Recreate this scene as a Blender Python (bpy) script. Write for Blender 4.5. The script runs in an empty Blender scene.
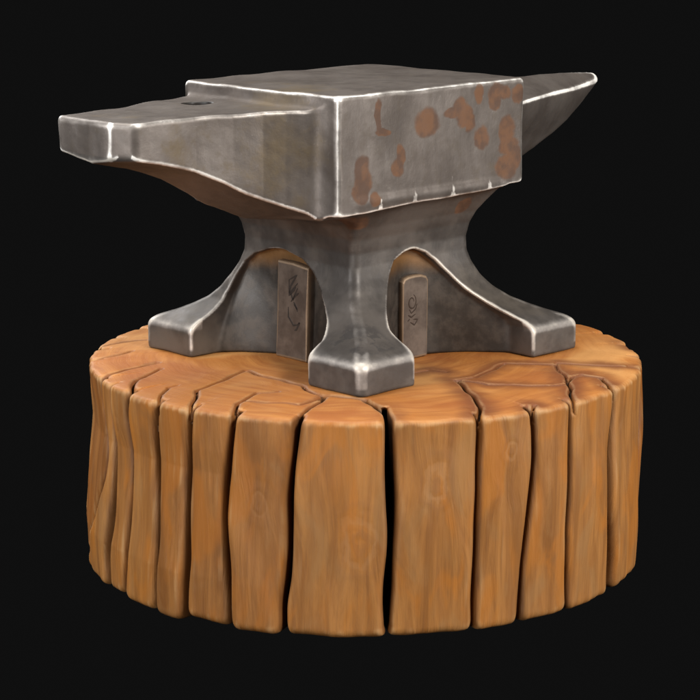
import bpy, math, time
import numpy as np
from mathutils import Matrix, Vector
T0 = time.time()
MM = 0.001                      # everything below is worked out in millimetres
f32 = np.float32
sc = bpy.context.scene
COL = sc.collection

# ------------------------------------------------------------------ noise and distance helpers
_rng = np.random.RandomState(7)
_W = _rng.normal(size=(64, 3)); _W /= np.linalg.norm(_W, axis=1)[:, None]
_P = _rng.uniform(0, 6.28, 64)
def wob(x, y, z, wl, seed=0, n=5):
    """smooth wandering value in about -1..1 with wavelength wl (mm)"""
    s = 0
    for i in range(n):
        k = (seed * 7 + i) % 64
        s = s + np.sin((x * _W[k, 0] + y * _W[k, 1] + z * _W[k, 2]) * (6.28 / wl * (0.7 + 0.17 * i)) + _P[k])
    return s / n * 1.6
def smax(a, b, k):
    h = np.maximum(k - np.abs(a - b), 0) / k
    return np.maximum(a, b) + h * h * k * 0.25
def smin(a, b, k): return -smax(-a, -b, k)
def lerp_tab(x, tab):
    t = np.array(tab, float)
    return np.interp(x, t[:, 0], t[:, 1]).astype(f32)
def rbox2(x, y, hx, hy, r):
    qx = np.abs(x) - (hx - r); qy = np.abs(y) - (hy - r)
    return np.sqrt(np.maximum(qx, 0) ** 2 + np.maximum(qy, 0) ** 2) + np.minimum(np.maximum(qx, qy), 0) - r

# ------------------------------------------------------------------ anvil: distance fields of its parts (u along, v across, z up)
S_TAB = [(-5, 155), (24, 155), (28, 153.5), (31.5, 149.5), (34.5, 144), (38, 135), (44, 122.5), (52, 110), (62, 100), (75, 91), (88, 84.5),
         (100, 81), (114, 80.5), (128, 83), (140, 88), (150, 95), (158, 101), (168, 107)]
_z = np.linspace(-5, 168, 400); _s = np.interp(_z, *np.array(S_TAB, float).T)
_k = np.exp(-np.linspace(-2.2, 2.2, 19) ** 2); _k /= _k.sum()
_s = np.convolve(np.pad(_s, 9, mode='edge'), _k, 'valid'); _sl = np.gradient(_s, _z)
ARCH = [  # per side of the foot: (near edge, far edge) of the opening by height, wall depth, wall curve, wall centre
 ([(-5, -83), (26, -83), (38, -80.5), (57, -59), (77, -38), (92, -20), (101, -4), (107, 20), (111, 60)], [(-5, 83), (26, 83), (57, 84), (75, 81), (89, 75), (98, 64), (105, 44), (110, 10)], 77.5, .0078, 10),
 ([(-5, -84), (26, -84), (46, -78), (71, -57), (86, -45), (102, -32), (108, -19), (111, -6), (116, 40)], [(-5, 85), (28, 84.5), (34, 83), (39, 79), (52, 65), (65, 51), (80, 38), (95, 24), (104, 12), (110, -4), (116, -50)], 66, .0079, 0)]
def sd_waist(u, v, z):
    s = np.interp(z, _z, _s); sl = np.interp(z, _z, _sl)
    sl = np.clip(sl, -2.2, 2.2)
    t = np.clip((z - 35) / 40, 0, 1); t = t * t * (3 - 2 * t)
    d = rbox2(u + 6 * t, v - 3 * t, s, s, 9) / np.sqrt(1 + sl * sl * .8)
    d = smax(d, -1.0 - z, 3); d = smax(d, z - 168, 3)
    for (a, b, (lo, hi, wall, kk, wc)) in ((v, u, ARCH[0]), (u, v, ARCH[1]), (u, -v, ARCH[1]), (v, -u, ARCH[1])):
        e0 = np.interp(z, *np.array(lo, float).T); e1 = np.interp(z, *np.array(hi, float).T)
        side = smax(e0 - a, a - e1, 14)
        if wall > 70:
            q_ = np.clip(z / 90, 0, 1); kk = kk * (1 - .85 * q_ * q_ * (3 - 2 * q_))
        back = b + wall + kk * (a - wc) ** 2
        back = back / np.sqrt(1 + (2 * kk * (a - wc)) ** 2)
        cut = smax(side * .8, back, 3)
        d = smax(d, -cut, 2.6)
    return d
def sd_block(u, v, z, lines=False):
    qu = np.abs(u + 7.5) - 129.5; qv = np.abs(v - 1.5) - 107.5
    # small dents along the arrises
    qu = qu + 0.6 * wob(u, v, z, 75, 1); qv = qv + 0.35 * wob(u, v, z, 80, 2)
    zb = 157 + (u + 137) * .034 + 1.2 * wob(u, v * 0, z * 0, 70, 3)
    if lines:
        tp = z - 270; und = zb - z
        near = lambda a, b, s_: np.exp(-((a - b) / s_) ** 2) * (np.maximum(a, b) > -3.5)
        w = np.maximum(near(qu, qv, 1.4), np.maximum(near(qv, tp, 1.2), near(qu, tp, 1.2)))
        w = np.maximum(w, near(qv, und, 1.5) * .9); w = np.maximum(w, near(qu, und, 1.5) * .8)
        for (c, hgt) in ((-80.3, 15), (-34.3, 22), (18.8, 22), (70.9, 15)):
            t = (z - zb) / hgt
            w = np.maximum(w, ((np.abs(u - c + 1.2 * t) < 3.3 * (1 - t) ** 1.3) & (t > -.2) & (t < 1) & (v < -98)) * 1.0)
        return w * .12
    d = smax(smax(qu, qv, 6), z - 270 + .5 * wob(u, v, 0, 90, 4), 5)
    und = (zb - z) + np.clip(-(np.maximum(qu, qv)) - 0, 0, 40) * .25
    d = smax(d, und * .95, 3.5)
    return d
W_TAB = [(-345, 48), (-333, 48), (-300, 47.5), (-255, 48), (-215, 54), (-185, 61), (-165, 70), (-150, 79), (-137, 86), (-100, 90)]
ZB_TAB = [(-340, 224), (-332, 223.5), (-297, 218), (-255, 206.5), (-225, 194), (-202, 182), (-180, 173), (-155, 163), (-137, 155.5), (-100, 150)]
def sd_heel(u, v, z, lines=False):
    w = np.interp(u, *np.array(W_TAB, float).T)
    zb = np.interp(u, *np.array(ZB_TAB, float).T)
    w = w + np.where(v > 3, np.interp(u, [-345, -330, -277, -245, -190, -150, -120], [0, 3, 13, 19, 26, 14, 0]), 0) * np.clip((z - zb + 4) / 30, 0, 1); ws = np.clip((u + 230) / 90, 0, 1) * .75
    zb = np.interp(u, *np.array(ZB_TAB, float).T)
    vv = np.abs(v - 3)
    side = (vv - w) / np.sqrt(1 + ws * ws)
    top = z - 256 + .5 * wob(u, v, 0, 70, 5)
    slope = np.interp(u, [-333, -282, -207, -155, -130], [6, 8, 14, 13, 8]) / w * 1.15
    bot = (zb - (w - vv) * slope - z) * .87
    end = -338 - u + vv * .04 + .6 * wob(v, z, u * 0, 30, 6)
    cor = ((-338 - u) * .84 + (3 - v - 25) * .50)
    if lines:
        ok = (u > -336) & (v < 3)
        a = np.exp(-((side - bot) / 1.5) ** 2) * (np.abs(side) < 4) * ok * .24
        b = np.exp(-((cor * .9 - side) / 1.6) ** 2) * (np.abs(side) < 4) * (u < -320) * .2
        c = np.exp(-((end - bot) / 1.6) ** 2) * (np.abs(end) < 4) * (u < -325) * .2
        e = np.exp(-((end - cor) / .9) ** 2) * (np.abs(end) < 4) * (v < 0) * (u < -320) * .2
        return np.maximum(np.maximum(a, e), c)
    d = smax(side, top, 4); d = smax(d, bot, 3)
    d = smax(d, smax(end, cor, 3), 6)
    d = smax(d, u + 100, 3)
    return d
HORN_W = [(100, 92), (122, 88), (150, 76), (185, 62), (220, 49), (260, 35.5), (300, 24), (330, 16), (350, 10), (362, 5), (368, 1.5), (376, -4)]
HORN_B = [(100, 140), (150, 154), (185, 163), (243, 177), (280, 191), (303, 201), (325, 214), (345, 228), (358, 239), (370, 249)]
def sd_horn(u, v, z, lines=False):
    w = np.interp(u, *np.array(HORN_W, float).T); zb = np.interp(u, *np.array(HORN_B, float).T)
    vr = np.clip(np.abs(v) / np.maximum(w, 3), 0, 1.2)
    crest = np.interp(u, [100, 240, 302, 354, 368], [256.5, 256, 255, 251.5, 248])
    zt = crest - np.interp(u, [100, 300, 350, 368], [17, 15, 9, 4]) * vr ** 1.4
    t = np.clip((zt - z) / np.maximum(zt - zb, 4), 0, 1.3)
    side = (np.abs(v) - w * (1 - .62 * t ** 1.6)) * .86
    bot = (zb - z + 10 * (1 - vr)) * .85 - 6
    if lines: return np.exp(-((side - (z - zt)) / 1.3) ** 2) * (np.abs(side) < 4) * .19
    d = smax(side, z - zt, 3); d = smax(d, bot, 10)
    d = smax(d, (u - 366 - (250 - z) * -.22) * .9, 8)
    d = smax(d, 105 - u, 3)
    return d + .5 * wob(u, v, z, 60, 8)
HOLE = (-178.0, 42.0, 14.5)
def anvil_all(u, v, z):
    return sd_waist(u, v, z), sd_block(u, v, z), sd_heel(u, v, z), sd_horn(u, v, z)
def anvil_f(p):
    u, v, z = p[..., 0], p[..., 1], p[..., 2]
    wa, bl, he, ho = anvil_all(u, v, z)
    d = smin(bl, he, 12)
    d = smin(d, ho, 5)
    d = smin(d, wa, 9)
    hole = np.maximum(np.sqrt((u - HOLE[0]) ** 2 + (v - HOLE[1]) ** 2) - HOLE[2], 222 - z)
    d = smax(d, -hole, 1.0)
    d = d + .38 * wob(u, v, z, 52, 9) + .08 * wob(u, v, z, 17, 10)
    return d

# ------------------------------------------------------------------ stump: deep side clefts and cracks in the sawn top
ZZ = np.array([0, -25, -50, -75, -100, -125, -150, -175, -200.])[::-1]
CLEFT = [  # bearing of each cleft every 25 mm down, half width, depth
 ((-157.9, -158.3, -156.6, -155.1, -155.7, -158.5, -161.4, -165.2, -169.3), .9, 12),
 ((-152.0, -152.4, -152.0, -151.6, -151.6, -151.9, -152.6, -153.7, -153.6), 1.1, 22),
 ((-144.0, -145.3, -144.9, -144.4, -144.3, -144.6, -145.1, -145.8, -146.6), 1.2, 26),
 ((-134.2, -135.3, -135.5, -135.4, -135.0, -134.7, -134.9, -135.4, -135.6), .9, 18),
 ((-125.4, -125.9, -126.2, -126.5, -126.7, -126.8, -126.9, -127.4, -127.6), 1.9, 40),
 ((-115.6, -116.3, -117.0, -117.7, -117.9, -117.6, -117.2, -116.9, -116.7), 2.4, 42),
 ((-102.7, -103.2, -103.8, -104.2, -104.2, -104.3, -104.8, -105.7, -105.7), 2.8, 44),
 ((-85.6, -85.5, -85.4, -85.2, -85.1, -85.3, -85.6, -85.8, -85.8), 5.6, 72),
 ((-67.9, -68.0, -68.3, -68.3, -68.5, -68.5, -68.6, -68.7, -68.6), 1.9, 38),
 ((-56.4, -55.8, -55.7, -56.1, -56.7, -57.3, -57.8, -58.0, -58.3), 2.6, 40),
 ((-46.2, -46.1, -46.2, -46.2, -46.3, -46.5, -46.1, -45.7, -45.4), 1.4, 34),
 ((-31.1, -30.9, -31.8, -32.1, -32.0, -31.6, -30.8, -30.2, -30.1), 2.6, 42),
]
_a = -12.0
_r = np.random.RandomState(3)
while _a < 190:
    j = np.cumsum(_r.normal(0, .55, 9))
    CLEFT.append((tuple(_a + j), 1.2 + 1.4 * _r.rand(), 30)); _a += 10 + 6 * _r.rand()
CLEFT.sort(key=lambda c: c[0][0] % 360)
_zt = np.linspace(-220, 10, 461)
CT = []
for c, hw, dp in CLEFT:
    t = np.interp(_zt, ZZ, np.array(c)[::-1])
    t = np.convolve(np.pad(t, 15, mode='edge'), np.ones(31) / 31, 'valid')
    CT.append(np.radians(t))
CT = np.array(CT)
TOPC = [
 ([(-276, 34), (-268, 38), (-246, 52), (-225, 58)], 1.3), ([(-269, -41), (-250, -13), (-236, 5)], 1.6),
 ([(-250, -105), (-234, -80), (-205, -45)], 1.8), ([(-224, -146), (-217, -118), (-199, -75)], 1.6),
 ([(-192, -178), (-185, -146), (-178, -142)], .9),
 ([(-160, -205), (-156, -162), (-144, -138), (-129, -109), (-116, -79)], 1.5),
 ([(-116, -79), (-99, -104), (-79, -121), (-60, -145), (-54, -157), (-39, -181)], 1.6),
 ([(-118, -253), (-116, -216), (-111, -204), (-100, -173), (-81, -165)], 1.7),
 ([(-111, -204), (-87, -208), (-61, -215), (-47, -196), (-39, -181)], 1.5),
 ([(-60, -260), (-52, -230), (-43, -204), (-39, -181)], 1.9),
 ([(20, -275), (17, -248), (11, -223), (0, -196), (-39, -181)], 3.0),
 ([(105, -258), (104, -218), (99, -184), (95, -156), (84, -115)], 2.0),
 ([(84, -115), (104, -107), (119, -77), (138, -47), (161, -51), (186, -51)], 1.3),
 ([(153, -230), (153, -214), (150, -195)], 1.6),
 ([(192, -187), (192, -151), (190, -123), (195, -102), (204, -94), (226, -106), (236, -131)], 1.8),
 ([(189, -131), (173, -143), (146, -140), (116, -136), (84, -115)], 1.3),
 ([(187, -46), (218, -50), (242, -55), (265, -54)], 1.3), ([(238, 41), (267, 32)], 1.4),
 ([(47, -90), (62, -78), (79, -86)], 1.0), ([(186, -51), (189, -89), (190, -123)], 1.0),
 ([(60, 180), (30, 235), (20, 270)], 1.6), ([(-90, 150), (-120, 220), (-125, 245)], 1.6), ([(150, 120), (175, 190), (180, 205)], 1.6),
]
def rim_snap(p):
    r = math.hypot(*p)
    if r < 238: return p
    a = math.degrees(math.atan2(p[1], p[0]))
    ds = [((c[0][0] - a + 180) % 360 - 180) for c in CLEFT]
    k = min(range(len(ds)), key=lambda i: abs(ds[i]))
    if abs(ds[k]) > 4.5: return p
    a = math.radians(CLEFT[k][0][0]); return (272 * math.cos(a), 272 * math.sin(a))
SEG = []
for pl, w in TOPC:
    pl = [rim_snap(p_) if i_ in (0, len(pl) - 1) else p_ for i_, p_ in enumerate(pl)]
    pl = np.array(pl, float)
    t = np.linspace(0, len(pl) - 1, (len(pl) - 1) * 2 + 1)
    x = np.interp(t, range(len(pl)), pl[:, 0]); y = np.interp(t, range(len(pl)), pl[:, 1])
    for i in range(len(x) - 1): SEG.append((x[i], y[i], x[i + 1], y[i + 1], w))
def crack_d(x, y):
    xx = x + 2.2 * wob(x, y, 0, 38, 20); yy = y + 2.2 * wob(x, y, 0, 34, 21)
    m = np.full(x.shape, 1e3)
    for ax, ay, bx, by, w in SEG:
        dx, dy = bx - ax, by - ay
        h = np.clip(((xx - ax) * dx + (yy - ay) * dy) / (dx * dx + dy * dy), 0, 1)
        m = np.minimum(m, np.sqrt((xx - ax - h * dx) ** 2 + (yy - ay - h * dy) ** 2) - w)
    return m
def stave_index(x, y, z):
    th = np.arctan2(y, x); zi = np.clip(((z + 220) * 2).astype(int), 0, 460)
    best = np.full(x.shape, 9.); idx = np.zeros(x.shape, int)
    for i in range(len(CT)):
        d = (th - CT[i][zi]) % (2 * np.pi)          # how far past this cleft
        m = d < best
        best = np.where(m, d, best); idx = np.where(m, i, idx)
    return idx, best
_rs = np.random.RandomState(11)
ST_R = _rs.uniform(-2.6, 2.0, 60); ST_B = _rs.uniform(-3.2, 2.4, 60); ST_T = _rs.uniform(-1.6, 0, 60); ST_K = _rs.uniform(0, 6.28, 60)
def stump_f(p, full=False):
    x, y, z = p[..., 0], p[..., 1], p[..., 2]
    r = np.sqrt(x * x + y * y) + 1e-6; th = np.arctan2(y, x)
    zi = (z + 220) * 2
    z0 = np.clip(zi.astype(int), 0, 459); fz = np.clip(zi - z0, 0, 1)
    gro = np.full(x.shape, 1e3); best = np.full(x.shape, 9.); idx = np.zeros(x.shape, int)
    wv = 1 + .35 * wob(x * .3, y * .3, z, 60, 30)
    for i in range(len(CT)):
        tc = CT[i][z0] * (1 - fz) + CT[i][z0 + 1] * fz
        dt = th - tc; d = dt % (2 * np.pi)
        m = d < best; best = np.where(m, d, best); idx = np.where(m, i, idx)
        dt = (dt + np.pi) % (2 * np.pi) - np.pi
        hw, dp = CLEFT[i][1], CLEFT[i][2]
        wide = hw > 5
        hw = max(hw * (.85 if dp > 39 else .5), 1.5)
        if wide: hw = 3.5 * np.clip((z + 203) / 9, .12, 1)
        dp = .72 * dp * np.clip(.35 + -z / 40, 0, 1) if not wide else dp * np.clip(.6 - z / 40, 0, 1)
        depth = np.clip((r - (272 - dp)) / dp, 0, 1)
        e = np.abs(dt) * r - hw * np.maximum(wv, .8) * (.85 + .15 * depth)
        e = np.maximum(e, (272 - dp) - r)
        gro = np.minimum(gro, e)
    # outer face: waisted a little on the west side, fuller at its foot
    west = np.clip(-np.cos(th) - .2, 0, 1)
    R = 274.5 + west * np.interp(z, [-200, -160, -120, -60, -20, 0], [7, 9.5, 5, -3, 0, 1]) + ST_R[idx] * np.clip(-z / 60, 0, 1)
    R = R + 1.5 * np.sin(z / 38 + ST_K[idx]) * np.clip(-z / 40, 0, 1) + .8 * wob(x, y, z * .25, 26, 31) + .35 * wob(x, y, z * .12, 9, 33)
    d = r - R
    zt = -1.0 + ST_T[idx] * np.clip((r - 225) / 30, 0, 1) + .5 * wob(x, y, 0, 70, 32) - np.clip(r - 252, 0, 30) ** 2 * .004
    inner = rbox2((x + 3.0) * .7071 + (y - 25) * .7071, -(x + 3.0) * .7071 + (y - 25) * .7071, 158, 158, 5)
    zt = np.where(inner < 0, np.minimum(zt, -.6), zt)
    zbm = -205 + ST_B[idx] + .8 * wob(x, y, 0, 50, 35)
    d = smax(d, z - zt, 5)
    d = smax(d, zbm - z, 9)
    d = smax(d, -gro, 3.8 + 5 * np.clip((r - 252) / 22, 0, 1))
    top = z > -34
    if np.any(top):
        cd = crack_d(x[top], y[top])
        dep = (-15 - z[top]) * .8
        e = np.maximum(cd + np.clip(-z[top], 0, 15) * .10, dep)
        d[top] = smax(d[top], -e, 3.2)
    if full: return d, idx, gro
    return d

# ------------------------------------------------------------------ meshing: sparse evaluation, surface nets, projection to the true surface
def chunked(fn, P, n=1500000):
    return np.concatenate([fn(P[i:i + n]) for i in range(0, len(P), n)]) if len(P) else np.zeros(0)
def surface_nets(fn, lo, hi, h):
    lo = np.array(lo, float); B = 6
    nb = np.ceil((np.array(hi) - lo) / (h * B)).astype(int)
    ax = [lo[k] + (np.arange(nb[k]) + .5) * h * B for k in range(3)]
    G = np.stack(np.meshgrid(*ax, indexing='ij'), -1)
    C = chunked(fn, G.reshape(-1, 3)).reshape(nb)
    band = h * B * 1.25 + 2
    F = np.repeat(np.repeat(np.repeat(C.astype(f32), B, 0), B, 1), B, 2)
    act = np.abs(C) < band
    m = np.repeat(np.repeat(np.repeat(act, B, 0), B, 1), B, 2)
    ii = np.argwhere(m)
    P = lo + ii * h
    F[m] = chunked(fn, P)
    S = F < 0
    cnt = np.zeros(np.array(S.shape) - 1, np.int8)
    sl = [slice(0, -1), slice(1, None)]
    for a in (0, 1):
        for b in (0, 1):
            for c in (0, 1): cnt += S[sl[a], sl[b], sl[c]]
    cells = np.argwhere((cnt > 0) & (cnt < 8))
    idx = -np.ones(cnt.shape, np.int32); idx[tuple(cells.T)] = np.arange(len(cells))
    acc = np.zeros((len(cells), 3)); num = np.zeros(len(cells))
    cor = [(a, b, c) for a in (0, 1) for b in (0, 1) for c in (0, 1)]
    val = {c: F[cells[:, 0] + c[0], cells[:, 1] + c[1], cells[:, 2] + c[2]] for c in cor}
    for c in cor:
        for k in range(3):
            if c[k]: continue
            d = list(c); d[k] = 1; d = tuple(d)
            a, b = val[c], val[d]; x = (a < 0) != (b < 0)
            t = np.where(x, a / np.where(x, a - b, 1), 0)
            pt = np.tile(np.array(c, float), (len(a), 1)); pt[:, k] = t
            acc[x] += pt[x]; num[x] += 1
    V = lo + (cells + acc / num[:, None]) * h
    quads = []
    for k in range(3):
        s0 = [slice(1, -1)] * 3; s1 = [slice(1, -1)] * 3
        s0[k] = slice(0, -1); s1[k] = slice(1, None)
        A, Bq = S[tuple(s0)], S[tuple(s1)]
        e = np.argwhere(A != Bq); fl = A[tuple(e.T)]
        off = np.ones(3, int); off[k] = 0; e = e + off
        i, j = [(1, 2), (2, 0), (0, 1)][k]
        def cell(di, dj):
            q = e.copy(); q[:, i] -= di; q[:, j] -= dj
            return idx[tuple(q.T)]
        q = np.stack([cell(1, 1), cell(0, 1), cell(0, 0), cell(1, 0)], 1)
        q[~fl] = q[~fl][:, ::-1]
        quads.append(q)
    Q = np.concatenate(quads); Q = Q[(Q >= 0).all(1)]
    def grad(P, e):
        g = np.zeros_like(P)
        for k in range(3):
            o = np.zeros(3); o[k] = e
            g[:, k] = (chunked(fn, P + o) - chunked(fn, P - o)) / (2 * e)
        return g
    for it in range(2):
        g = grad(V, .4); f0 = chunked(fn, V)
        st = f0[:, None] * g / np.maximum((g * g).sum(1), .15)[:, None]
        l = np.linalg.norm(st, axis=1, keepdims=True)
        V = V - st * np.minimum(1, h * .6 / np.maximum(l, 1e-6))
    g = grad(V, .9); N = g / np.maximum(np.linalg.norm(g, axis=1, keepdims=True), 1e-6)
    # how convex the surface is at each point: mean of the field on a small sphere round it
    D = []
    for a in (-1, 0, 1):
        for b in (-1, 0, 1):
            for c in (-1, 0, 1):
                if abs(a) + abs(b) + abs(c) in (1, 3): D.append(np.array((a, b, c)) / math.sqrt(abs(a) + abs(b) + abs(c)))
    R = 3.4
    cv = sum(chunked(fn, V + d * R) for d in D) / len(D) / R
    print('nets', len(V), len(Q), round(time.time() - T0, 1))
    return V, Q, N, cv
def make_mesh(name, V, Q, N, attrs, mat, parent=None):
    used = np.unique(Q); rem = -np.ones(len(V), int); rem[used] = np.arange(len(used))
    q = rem[Q]
    me = bpy.data.meshes.new(name)
    me.vertices.add(len(used)); me.vertices.foreach_set('co', (V[used] * MM).astype(f32).ravel())
    me.loops.add(len(q) * 4); me.loops.foreach_set('vertex_index', q.astype(np.int32).ravel())
    me.polygons.add(len(q)); me.polygons.foreach_set('loop_start', (np.arange(len(q)) * 4).astype(np.int32))
    me.polygons.foreach_set('use_smooth', np.ones(len(q), bool))
    me.update(calc_edges=True)
    for k, a in attrs.items():
        at = me.attributes.new(k, 'FLOAT', 'POINT'); at.data.foreach_set('value', a[used].astype(f32))
    me.normals_split_custom_set_from_vertices([tuple(n) for n in N[used]])
    me.materials.append(mat)
    o = bpy.data.objects.new(name, me); COL.objects.link(o)
    if parent: o.parent = parent
    return o

# ------------------------------------------------------------------ material node helper
class X:
    """a socket that can be written in formulas"""
    nt = None
    def __init__(s, v): s.v = v
    @staticmethod
    def m(op, *a, clamp=False):
        n = X.nt.nodes.new('ShaderNodeMath'); n.operation = op; n.use_clamp = clamp
        for i, q in enumerate(a):
            q = q.v if isinstance(q, X) else q
            if isinstance(q, (int, float)): n.inputs[i].default_value = q
            else: X.nt.links.new(q, n.inputs[i])
        return X(n.outputs[0])
    def __add__(a, b): return X.m('ADD', a, b)
    def __radd__(a, b): return X.m('ADD', b, a)
    def __sub__(a, b): return X.m('SUBTRACT', a, b)
    def __rsub__(a, b): return X.m('SUBTRACT', b, a)
    def __mul__(a, b): return X.m('MULTIPLY', a, b)
    def __rmul__(a, b): return X.m('MULTIPLY', b, a)
    def __truediv__(a, b): return X.m('DIVIDE', a, b)
    def __pow__(a, b): return X.m('POWER', a, b)
def vabs(a): return X.m('ABSOLUTE', a)
def vmin(a, b): return X.m('MINIMUM', a, b)
def vmax(a, b): return X.m('MAXIMUM', a, b)
def step(a, lo, hi):
    n = X.nt.nodes.new('ShaderNodeMapRange'); n.interpolation_type = 'SMOOTHSTEP'
    X.nt.links.new(a.v, n.inputs['Value'])
    if lo < hi: n.inputs['From Min'].default_value, n.inputs['From Max'].default_value = lo, hi
    else:
        n.inputs['From Min'].default_value, n.inputs['From Max'].default_value = hi, lo
        n.inputs['To Min'].default_value, n.inputs['To Max'].default_value = 1, 0
    return X(n.outputs[0])
def comb(x, y, z):
    n = X.nt.nodes.new('ShaderNodeCombineXYZ')
    for i, q in enumerate((x, y, z)):
        if isinstance(q, X): X.nt.links.new(q.v, n.inputs[i])
        else: n.inputs[i].default_value = q
    return X(n.outputs[0])
def noise(vec, scale, detail=3, rough=.55, dist=0, out=0):
    n = X.nt.nodes.new('ShaderNodeTexNoise'); X.nt.links.new(vec.v, n.inputs['Vector'])
    n.inputs['Scale'].default_value = scale; n.inputs['Detail'].default_value = detail
    n.inputs['Roughness'].default_value = rough; n.inputs['Distortion'].default_value = dist
    return X(n.outputs[out])
def mix(fac, a, b, mode='MIX'):
    n = X.nt.nodes.new('ShaderNodeMix'); n.data_type = 'RGBA'; n.blend_type = mode
    for s, q in ((n.inputs[0], fac), (n.inputs[6], a), (n.inputs[7], b)):
        if isinstance(q, X): X.nt.links.new(q.v, s)
        elif isinstance(q, (int, float)): s.default_value = q
        else: s.default_value = (*q, 1)
    return X(n.outputs[2])
def attr(name):
    n = X.nt.nodes.new('ShaderNodeAttribute'); n.attribute_name = name
    return X(n.outputs['Fac'])
def begin(name):
    m = bpy.data.materials.new(name); m.use_nodes = True; X.nt = m.node_tree
    b = m.node_tree.nodes['Principled BSDF']
    tc = m.node_tree.nodes.new('ShaderNodeTexCoord'); sp = m.node_tree.nodes.new('ShaderNodeSeparateXYZ')
    m.node_tree.links.new(tc.outputs['Object'], sp.inputs[0])
    return m, b, X(tc.outputs['Object']), [X(sp.outputs[i]) * 1000.0 for i in range(3)]
def plug(b, name, q):
    if isinstance(q, X): X.nt.links.new(q.v, b.inputs[name])
    elif isinstance(q, tuple): b.inputs[name].default_value = (*q, 1)
    else: b.inputs[name].default_value = q
def bump(b, h, dist, strength=1.0):
    n = X.nt.nodes.new('ShaderNodeBump'); n.inputs['Distance'].default_value = dist; n.inputs['Strength'].default_value = strength
    X.nt.links.new(h.v, n.inputs['Height']); X.nt.links.new(n.outputs[0], b.inputs['Normal'])

# steel
RUST = [  # rust patches on the front side: u, z, radius u, radius z
 (-105, 201, 7, 11), (-104, 188, 9, 13), (-107, 178, 9, 9), (-57, 197, 7, 8), (-53, 208, 4, 10), (-84, 247, 3, 14), (-78, 232, 8, 3),
 (-17, 237, 13, 12), (17, 243, 9, 5), (27, 247, 8, 9), (34, 239, 9, 9), (42, 231, 5, 8), (54.6, 259, 5, 8), (82, 259, 10, 7), (79, 250, 6, 8), (93, 257, 7, 6),
 (112, 254, 7, 8), (60, 216, 9, 10), (95, 219, 9, 13), (99, 205, 11, 8), (97, 184, 14, 11), (108, 192, 9, 12), (-88, 170, 5, 6)]
RUST_LOW = [(-98, 145, 15, 7), (50, 148, 8, 7)]
def steel(name, rust=True, tint=1.0):
    m, b, vec, (u, v, z) = begin(name)
    n1 = noise(vec, 14, 4, .6); n2 = noise(vec, 60, 5, .65); n3 = noise(vec, 260, 4, .7)
    brush = noise(comb(u * .02, v * .02, z * .0035), 9, 4, .6, .6)
    big = noise(vec, 6, 2)
    base = mix(step(n1, .35, .68), (.112 * tint, .092 * tint, .079 * tint), (.170 * tint, .145 * tint, .128 * tint))
    base = mix(step(brush, .45, .75) * .08, base, (.205, .200, .200))
    base = mix(step(n2, .50, .72) * .5, base, (.115, .092, .070))
    base = mix(step(n3, .60, .74) * .14, base, (.42, .38, .34))
    ochre = step(big + (n2 - .5) * .25, .53, .68) * .5
    base = mix(ochre, base, (.175, .125, .062))
    scale = attr('recess')  # arch-wall mask, for the painted recess shade and the ochre patina
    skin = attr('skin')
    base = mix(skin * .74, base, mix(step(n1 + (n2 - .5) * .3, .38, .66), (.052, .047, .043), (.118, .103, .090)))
    sm = step(n2 + (n1 - .5) * .5, .47, .56) * step(z, 33, 36) * step(z, 60, 48) * step(u, -88, -98) * step(v, -84, -100)
    base = mix(sm * .55, base, (.035, .033, .034))
    base = mix(scale * .8, base, mix(step(n2, .4, .65), (.030, .024, .019), (.062, .048, .037)))  # shade of the recesses painted into the wall colour
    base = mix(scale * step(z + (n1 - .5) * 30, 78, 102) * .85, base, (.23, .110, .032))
    hr = X.m('SQRT', (u - HOLE[0]) * (u - HOLE[0]) + (v - HOLE[1]) * (v - HOLE[1]))
    wear = attr('convex') * step(z, 2, 8) * step(hr, 18, 21)
    wob_ = (n2 - .5) * .09 + (n3 - .5) * .03 + (n1 - .5) * .07
    soft = step(wear + wob_, .05, .16)
    edge = step(wear + wob_ * 1.6, .12, .21) * (.35 + .65 * step(n1 + (n2 - .5) * .4, .36, .56)) * (1 - .5 * skin)
    base = mix(soft * .55, base, (.52, .48, .44))
    base = mix(edge, base, mix(skin, (.95, .91, .85), (.90, .82, .70)))
    rough = .48 + (n2 - .5) * .3 - edge * .12
    metal = .62 - edge * .42 - skin * .22
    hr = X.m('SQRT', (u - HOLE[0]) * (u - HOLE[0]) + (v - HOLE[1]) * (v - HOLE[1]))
    hole_shade = step(hr, 16.2, 15.4)  # darkness inside the hole, painted into the colour
    hole_shade = hole_shade * step(z, 200, 210)
    base = mix(hole_shade, base, (.016, .012, .009)); metal = metal * (1 - hole_shade)
    if rust:
        wu = u + (noise(vec, 70, 2) - .5) * 11; wz = z + (noise(comb(u, v, z) * .001 if False else vec, 55, 2) - .5) * 9
        r = None
        front = step(v, -100, -103)
        for (cu, cz, ru, rz) in RUST + RUST_LOW:
            a = (wu - cu) * (1 / (ru * 1.12 + .8)); c = (wz - cz) * (1 / (rz * 1.1))
            q = a * a + c * c
            r = q if r is None else vmin(r, q)
        r = r + (n3 - .5) * .5
        rm = step(r, 1.55, .75) * step(v, -72, -78) * step(z, 138, 141)
        rcol = mix(step(noise(vec, 60, 4), .38, .62), (.080, .032, .012), (.155, .062, .020))
        base = mix(rm * .8, base, rcol)
        metal = metal * (1 - rm * .75); rough = rough + rm * .18
    plug(b, 'Base Color', base); plug(b, 'Metallic', metal); plug(b, 'Roughness', rough)
    b.inputs['Specular IOR Level'].default_value = .5
    bump(b, n2 * .5 + n3 * .15 + brush * .15, .0009, .7)
    return m
M_STEEL = steel('worn_forged_steel')
M_DARK = steel('dark_forged_steel', False, .8)
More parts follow.
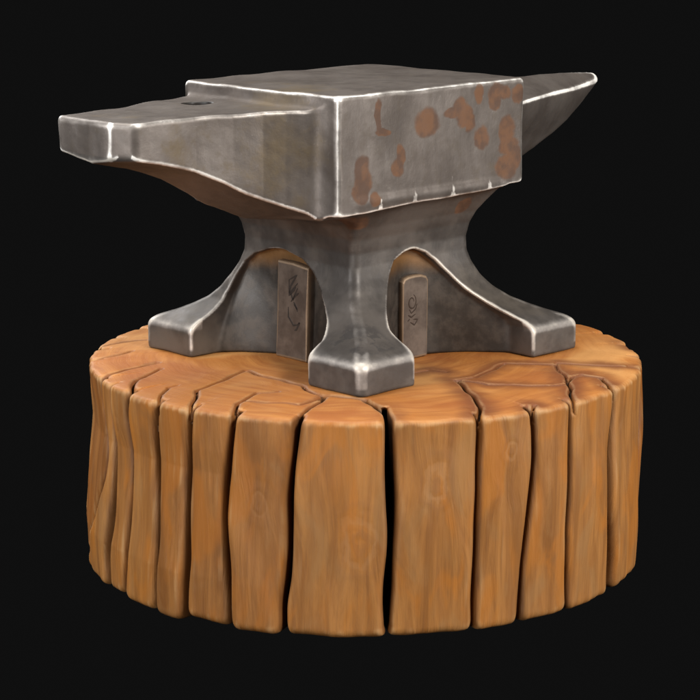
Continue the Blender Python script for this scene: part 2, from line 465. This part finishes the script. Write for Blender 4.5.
def plate_mat():
    m, b, vec, (u, v, z) = begin('plate_steel')
    n2 = noise(vec, 50, 4, .6); n3 = noise(vec, 220, 3)
    base = mix(step(n2, .35, .7), (.088, .064, .049), (.155, .118, .093))
    e = step(attr('convex') + (n3 - .5) * .1, .4, .8)
    base = mix(e * .65, base, (.34, .23, .14))
    plug(b, 'Base Color', base); plug(b, 'Metallic', .45); plug(b, 'Roughness', .5)
    bump(b, n2 * .5 + n3 * .4, .0006, .6)
    return m
M_PLATE = plate_mat()
def mark_mat():
    m, b, vec, _ = begin('engraved_mark')
    base = mix(noise(vec, 200, 2), (.018, .013, .010), (.04, .028, .021))
    plug(b, 'Base Color', base); plug(b, 'Metallic', .2); plug(b, 'Roughness', .6)
    return m
M_MARK = mark_mat()

# wood
def wood():
    m, b, vec, (x, y, z) = begin('split_log_wood')
    r = X.m('SQRT', x * x + y * y)
    th = X.m('ARCTAN2', y, x) * 274.0                   # arc length in mm round the stump
    top = step(z, -7, -2.5)
    # grain up the sides, bent round the knots
    ky = None; gx = th
    for (deg, kz, a, w) in KNOTS:
        dx = (th - math.radians(deg) * 274) * (1 / a); dz = (z - kz) * (1 / (a * 1.6))
        q = X.m('SQRT', dx * dx + dz * dz)
        g = X.m('EXPONENT', q * q * -.55)
        ring = X.m('SINE', q * 7.5 + (noise(vec, 45, 3) - .5) * 9.0) * g * w
        ky = ring if ky is None else ky + ring
        gx = gx + dx * g * 9.0
    seed = attr('stave') * 37.0
    g1 = noise(comb(gx * .055, seed, z * .006), 1.0, 5, .62, .7)
    g2 = noise(comb(gx * .32, seed, z * .016), 1.0, 4, .6, .4)
    g3 = noise(comb(gx * .030, seed, z * .012), 1.0, 3, .5, .8)
    side = mix(step(g1, .32, .70), (.250, .100, .024), (.415, .182, .048))
    side = mix(step(g2, .50, .74) * .38, side, (.170, .068, .020))
    side = mix(step(g3, .48, .66) * .55, side, (.450, .155, .018))
    side = mix(step(g3, .44, .30) * .45, side, (.310, .165, .062))
    tone = attr('tone')
    side = mix(tone, side, mix(1.0, side, (.66, .58, .52), 'MULTIPLY'))
    side = mix(step(ky, .05, .7) * .34, side, (.24, .105, .04))
    side = mix(step(ky, -.12, -.7) * .15, side, (.56, .33, .17))
    # sawn top: broad soft figure following the rings, redder near the cracks
    rr = r + (noise(vec, 7, 2) - .5) * 60
    t1 = noise(comb(rr * .10, th * .006, 0.0), 1.0, 4, .6, .5)
    t2 = noise(vec, 16, 4, .6, 1.0)
    t3 = noise(comb(rr * .5, th * .02, 0.0), 1.0, 3, .6)
    tp = mix(step(t1, .22, .80), (.325, .108, .022), (.480, .196, .048))
    tp = mix(step(t2, .46, .68) * .6, tp, (.40, .140, .024))
    tp = mix(step(t3, .55, .75) * .2, tp, (.28, .100, .030))
    t4 = noise(vec, 6.5, 3, .5, .8)
    tp = mix(step(t4, .50, .66) * .6, tp, (.60, .31, .105))
    tp = mix(step(t4, .46, .34) * .5, tp, (.29, .080, .016))
    cr = attr('crack')
    warm = step(cr + (t2 - .5) * 26, 24, 1) * step(x + (t2 - .5) * 80, -10, 60)
    tp = mix(warm * .8, tp, (.150, .044, .014))
    tp = mix(step(cr + (t2 - .5) * 5, 4, .5) * .6, tp, (.16, .055, .02))
    col = mix(top, side, tp)
    wear = attr('convex')
    e = step(wear + (g2 - .5) * .12, .05, .20) * (1 - top * .55) * step(g3 + (t2 - .5) * .5, .30, .55)
    col = mix(e * .62, col, (.68, .43, .20))
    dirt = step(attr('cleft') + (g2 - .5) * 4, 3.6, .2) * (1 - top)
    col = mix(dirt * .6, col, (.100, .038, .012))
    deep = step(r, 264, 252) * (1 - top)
    col = mix(deep * .8, col, (.060, .024, .009))       # darker brown inside the clefts
    plug(b, 'Base Color', col)
    plug(b, 'Roughness', .56 + (g2 - .5) * .25)
    b.inputs['Specular IOR Level'].default_value = .35
    bump(b, (g1 * 1.0 + g2 * .6 + ky * .15) * (1 - top) + (t1 * .2 + t3 * .15 + t2 * 1.0) * top, .0022, .75)
    return m
KNOTS = [(-76.5, -60, 15, .8), (-61.5, -38, 9, .7), (-91, -112, 22, .6), (-110.5, -84, 11, .5), (-62.5, -72, 8, .3), (-149, -40, 7, .4)]
M_WOOD = wood()

# ------------------------------------------------------------------ build the stump
V, Q, N, cv = surface_nets(stump_f, (-290, -290, -218), (290, 290, 8), 2.1)
dd, si, gro_ = stump_f(V, True)
rV = np.hypot(V[:, 0], V[:, 1])
crk = np.full(len(V), 60.)
tm = V[:, 2] > -30
crk[tm] = crack_d(V[tm, 0], V[tm, 1])
tone = np.random.RandomState(5).uniform(0, 1, 60)[si] ** 1.5
FC = V[Q].mean(1)
fi, _ = stave_index(FC[:, 0], FC[:, 1], FC[:, 2])
fr = np.hypot(FC[:, 0], FC[:, 1])
core = fr < 214
stump = bpy.data.objects.new('tree_stump', None); COL.objects.link(stump)
stump.location = (0, 0, 0)
stump['label'] = 'round wooden chopping stump split into upright staves, carrying the grey anvil'
stump['category'] = 'stump'
STUMP_BASE = -208.0
stump.location = (0, 0, STUMP_BASE * MM)
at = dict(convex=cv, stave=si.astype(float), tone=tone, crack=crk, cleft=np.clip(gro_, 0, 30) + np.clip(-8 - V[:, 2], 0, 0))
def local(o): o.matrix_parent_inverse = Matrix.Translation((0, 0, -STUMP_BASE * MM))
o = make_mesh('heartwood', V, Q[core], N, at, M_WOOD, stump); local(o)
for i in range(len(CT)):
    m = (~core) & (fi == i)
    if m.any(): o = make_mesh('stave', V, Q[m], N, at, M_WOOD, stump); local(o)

# ------------------------------------------------------------------ build the anvil
anvil = bpy.data.objects.new('anvil', None); COL.objects.link(anvil)
anvil.location = (-4 * MM, 25 * MM, 0); anvil.rotation_euler = (0, 0, math.radians(45))
anvil['label'] = 'worn grey steel blacksmith anvil with rust patches, standing on the wooden stump'
anvil['category'] = 'anvil'
V, Q, N, cv = surface_nets(anvil_f, (-352, -168, -8), (380, 168, 280), 1.7)
FC = V[Q].mean(1)
u, v, z = FC.T
wa, bl, he, ho = anvil_all(u, v, z)
lab = np.argmin(np.stack([wa, bl, he, ho]), 0)
lab[(lab == 2) & (u > -136)] = 1
lab[(lab == 3) & (u < 121)] = 1
lab[(lab == 1) & (z < 140)] = 0
foot = (lab == 0) & (z < 33) & (np.abs(u) > 81) & (np.abs(v) > 81)
vu, vv_, vz = V.T
near_he = np.abs(sd_heel(vu, vv_, vz)) < 2.5; near_ho = (np.abs(sd_horn(vu, vv_, vz)) < 2.5) & (vu > 122)
cv = cv + np.where(near_he & (vu < -140), sd_heel(vu, vv_, vz, True), 0) + np.where(near_ho, sd_horn(vu, vv_, vz, True), 0)
near_bl = (np.abs(sd_block(vu, vv_, vz)) < 2) & (vz > 150)
cv = cv + np.where(near_bl, sd_block(vu, vv_, vz, True), 0)
am = np.maximum(np.abs(vu), np.abs(vv_)); an = np.minimum(np.abs(vu), np.abs(vv_))
ft = (am > 140) & (vz < 40)
cv = cv + np.where(ft, .105 * np.exp(-((vz - 29) / 5.5) ** 2) + .06 * np.exp(-((an - 151) / 5) ** 2) * (vz < 30), 0)
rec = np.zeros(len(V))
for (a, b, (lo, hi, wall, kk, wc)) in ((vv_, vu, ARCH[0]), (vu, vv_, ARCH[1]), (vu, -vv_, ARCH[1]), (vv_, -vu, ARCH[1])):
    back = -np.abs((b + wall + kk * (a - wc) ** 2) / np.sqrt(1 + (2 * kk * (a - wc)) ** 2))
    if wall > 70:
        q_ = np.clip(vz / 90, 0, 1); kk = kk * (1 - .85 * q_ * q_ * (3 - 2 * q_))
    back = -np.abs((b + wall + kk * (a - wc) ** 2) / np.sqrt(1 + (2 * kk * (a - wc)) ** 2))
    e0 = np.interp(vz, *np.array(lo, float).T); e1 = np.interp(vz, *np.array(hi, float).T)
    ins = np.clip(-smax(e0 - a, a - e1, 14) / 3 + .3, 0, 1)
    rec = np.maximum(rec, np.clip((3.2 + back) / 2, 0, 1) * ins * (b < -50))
_wa, _bl, _he, _ho = anvil_all(vu, vv_, vz)
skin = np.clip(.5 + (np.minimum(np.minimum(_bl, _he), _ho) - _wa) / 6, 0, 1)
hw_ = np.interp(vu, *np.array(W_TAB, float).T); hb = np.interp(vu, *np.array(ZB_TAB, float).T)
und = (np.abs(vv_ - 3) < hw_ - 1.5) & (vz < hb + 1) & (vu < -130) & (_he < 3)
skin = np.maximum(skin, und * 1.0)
rim = (vu < -70) & (vz > 20) & (vz < 114) & (vv_ > -84) & (vv_ < 86)
cv = np.where(rim, cv * (1 - .8 * np.clip((vz - 52) / 26, 0, 1)), cv)
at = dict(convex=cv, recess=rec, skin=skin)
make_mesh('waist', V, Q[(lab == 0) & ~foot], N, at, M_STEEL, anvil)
make_mesh('face_block', V, Q[lab == 1], N, at, M_STEEL, anvil)
make_mesh('heel', V, Q[lab == 2], N, at, M_STEEL, anvil)
make_mesh('horn', V, Q[lab == 3], N, at, M_STEEL, anvil)
for su in (-1, 1):
    for sv in (-1, 1):
        make_mesh('foot', V, Q[foot & (u * su > 0) & (v * sv > 0)], N, at, M_STEEL, anvil)

# ------------------------------------------------------------------ the two name plates in the arches
def poly_prism(name, pts, t, mat, parent, to3d, bev=1.6):
    """plate outline (a, z) with thickness t and a bevelled rim; to3d maps (a, z, out)"""
    c = np.mean(pts, 0); P = np.array(pts, float)
    ins = lambda k: c + (P - c) * (1 - k / np.maximum(np.linalg.norm(P - c, axis=1), 1))[:, None]
    rings = [(P, 0.), (P, t - bev), (ins(bev * .45), t - bev * .3), (ins(bev * 1.4), t)]
    rings.append((ins(bev * 2.6), t))
    V = []; cvx = []
    for k, (r, o_) in enumerate(rings):
        for p in r: V.append(to3d(p[0], p[1], o_)); cvx.append([0, .9, 1, .7, 0][k])
    n = len(P); F = []
    for k in range(len(rings) - 1):
        for i in range(n):
            j = (i + 1) % n
            F.append((k * n + i, k * n + j, (k + 1) * n + j, (k + 1) * n + i))
    F.append(tuple((len(rings) - 1) * n + i for i in range(n)))
    F.append(tuple(range(n))[::-1])
    me = bpy.data.meshes.new(name); me.from_pydata([tuple(np.array(q) * MM) for q in V], [], F)
    a = me.attributes.new('convex', 'FLOAT', 'POINT'); a.data.foreach_set('value', np.array(cvx, f32))
    me.materials.append(mat); me.update()
    o = bpy.data.objects.new(name, me); COL.objects.link(o); o.parent = parent
    return o
def strokes(name, lines, to3d, mat, parent, r=.9, out=0.2):
    """chiselled strokes: shallow tapering ridges with a diamond section"""
    V = []; F = []
    for ln in lines:
        ln = np.array(ln, float); t = np.linspace(0, len(ln) - 1, (len(ln) - 1) * 5 + 1)
        P = np.stack([np.interp(t, range(len(ln)), ln[:, k]) for k in (0, 1)], 1)
        T = np.gradient(P, axis=0); T /= np.linalg.norm(T, axis=1, keepdims=True) + 1e-9
        Nn = np.stack([-T[:, 1], T[:, 0]], 1); b0 = len(V)
        for i, (p, nn) in enumerate(zip(P, Nn)):
            w = r * (.45 + .75 * math.sin(math.pi * (i + .6) / (len(P) + .2)))
            for (a, o_) in ((-w, -.4), (-w * .5, out), (w * .5, out), (w, -.4)):
                q = p + nn * a; V.append(to3d(q[0], q[1], o_))
            if i:
                c = b0 + i * 4; d = c - 4
                for k in range(3): F.append((d + k, d + k + 1, c + k + 1, c + k))
                F.append((d + 3, d, c, c + 3))
        F.append((b0, b0 + 1, b0 + 2, b0 + 3)); e = len(V) - 4; F.append((e + 3, e + 2, e + 1, e))
    me = bpy.data.meshes.new(name); me.from_pydata([tuple(np.array(q) * MM) for q in V], [], F)
    me.materials.append(mat); me.update()
    o = bpy.data.objects.new(name, me); COL.objects.link(o); o.parent = parent
    return o
# left plate leans against the front-left wall; seen from outside, its left side is +v
TL = 9.5
def left3(a, zz, out): return (-(85.5 + 4.5 * (1 - zz / 96) - TL) - out, a, zz)
lp = poly_prism('name_plate', [(30.5, -.5), (31, 48), (31.5, 95.5), (10, 95.2), (-12.5, 92.5), (-13, 45), (-13.5, -.8), (8, -.6)], TL, M_PLATE, anvil, left3)
def LP(px, py):                 # marks are laid out on the plate's own 44 x 96 mm field
    return (31 - px * 44, 95 - py * 96)
marks = [[(.38, .18), (.62, .12), (.44, .24), (.40, .32), (.66, .20)], [(.38, .18), (.40, .34), (.56, .27), (.60, .24)], [(.44, .30), (.52, .38), (.66, .25)],
         [(.46, .40), (.60, .33), (.70, .30)], [(.55, .40), (.62, .44), (.68, .49)], [(.56, .42), (.68, .47)],
         [(.38, .46), (.39, .56), (.56, .64), (.68, .63)], [(.68, .63), (.76, .60), (.66, .68), (.60, .69)]]
strokes('engraving', [[LP(*p) for p in l] for l in marks], lambda a, zz, o_: left3(a, zz, TL + o_), M_MARK, lp, 1.55)
TR = 8.0
def right3(a, zz, out): return (a, -(74.5 - TR) - out, zz)
rp = poly_prism('name_plate', [(-17.5, -.6), (17.5, -.6), (18.5, 40), (19, 76), (16.5, 80), (9, 82.5), (0, 83), (-9, 82.5), (-15, 81), (-17.5, 77.5), (-18, 40)], TR, M_PLATE, anvil, right3)
def RP(px, py): return (-18 + px * 37, 83 - py * 83)
sp = []
for k in range(22):
    t = k / 21; a = -1.2 + t * 7.4; rr_ = .17 * (1 - .55 * t)
    sp.append(RP(.36 + rr_ * math.cos(a) * 1.0, .32 + rr_ * .55 * math.sin(a)))
marks = [sp, [RP(.26, .40), RP(.34, .45), RP(.50, .41), RP(.56, .35)], [RP(.22, .47), RP(.34, .50), RP(.50, .47)], [RP(.30, .56), RP(.46, .60), RP(.58, .54), RP(.42, .53)], [RP(.20, .54), RP(.28, .52)]]
M_FAINT = M_PLATE.copy(); M_FAINT.name = 'faint_engraving'
X.nt = M_FAINT.node_tree
for l in list(X.nt.links):
    if l.to_socket.name == 'Base Color': X.nt.links.remove(l)
X.nt.nodes['Principled BSDF'].inputs['Base Color'].default_value = (.040, .024, .015, 1)
strokes('engraving', marks, lambda a, zz, o_: right3(a, zz, TR + o_), M_FAINT, rp, 1.15)

# ------------------------------------------------------------------ camera
cd = bpy.data.cameras.new('camera'); cam = bpy.data.objects.new('camera', cd); COL.objects.link(cam)
p = math.radians(12.52); yw = math.atan(16 / 2254)
fw = Vector((-math.sin(yw) * math.cos(p), math.cos(yw) * math.cos(p), -math.sin(p)))
cam.location = (0, -2.2, .49)
cam.rotation_euler = fw.to_track_quat('-Z', 'Y').to_euler()
cd.sensor_width = 36; cd.lens = 2254 / 700 * 36; cd.clip_end = 50
sc.camera = cam

# ------------------------------------------------------------------ light: lamps outside the view, some added as fills, near-black background
w = bpy.data.worlds.new('World'); sc.world = w; w.use_nodes = True
bg = w.node_tree.nodes['Background']; bg.inputs[0].default_value = (.0068, .0068, .0068, 1); bg.inputs[1].default_value = 1
def lamp(name, loc, target, size, power, col, sy=None):
    l = bpy.data.lights.new(name, 'AREA'); l.shape = 'RECTANGLE'; l.size = size; l.size_y = sy or size; l.energy = power; l.color = col
    o = bpy.data.objects.new(name, l); COL.objects.link(o); o.location = loc
    o.rotation_euler = (Vector(target) - Vector(loc)).to_track_quat('-Z', 'Y').to_euler()
lamp('key_lamp', (1.8, -1.8, 1.8), (0, 0, 0), .75, 132, (1, .97, .93))
lamp('fill_lamp', (-2.0, -1.2, 2.0), (0, 0, 0), 1.0, 52, (.98, .985, 1))
lamp('heel_fill', (-.95, -.55, .48), (-.24, -.21, .24), .3, 7, (.98, .99, 1))  # added close by to brighten the heel's end face
lamp('low_fill', (-1.3, -2.6, .25), (-.1, 0, 0), .9, 36, (1, .99, .98))  # low fill added to brighten the heel's underside and end
lamp('horn_fill', (2.3, -.7, .35), (0, 0, .1), .8, 30, (1, .98, .95))  # low fill added from the right to brighten the horn's side
lamp('top_lamp', (-.2, .3, 2.0), (0, 0, 0), 1.2, 42, (1, .98, .95))
lamp('rim_lamp', (-1.3, 1.8, 1.2), (0, 0, .1), 1.0, 30, (1, .98, .96))
sc.view_settings.view_transform = 'Standard'; sc.view_settings.look = 'None'
sc.view_settings.exposure = -.45; sc.view_settings.gamma = 1
sc.cycles.max_bounces = 6
print('script', round(time.time() - T0, 1))
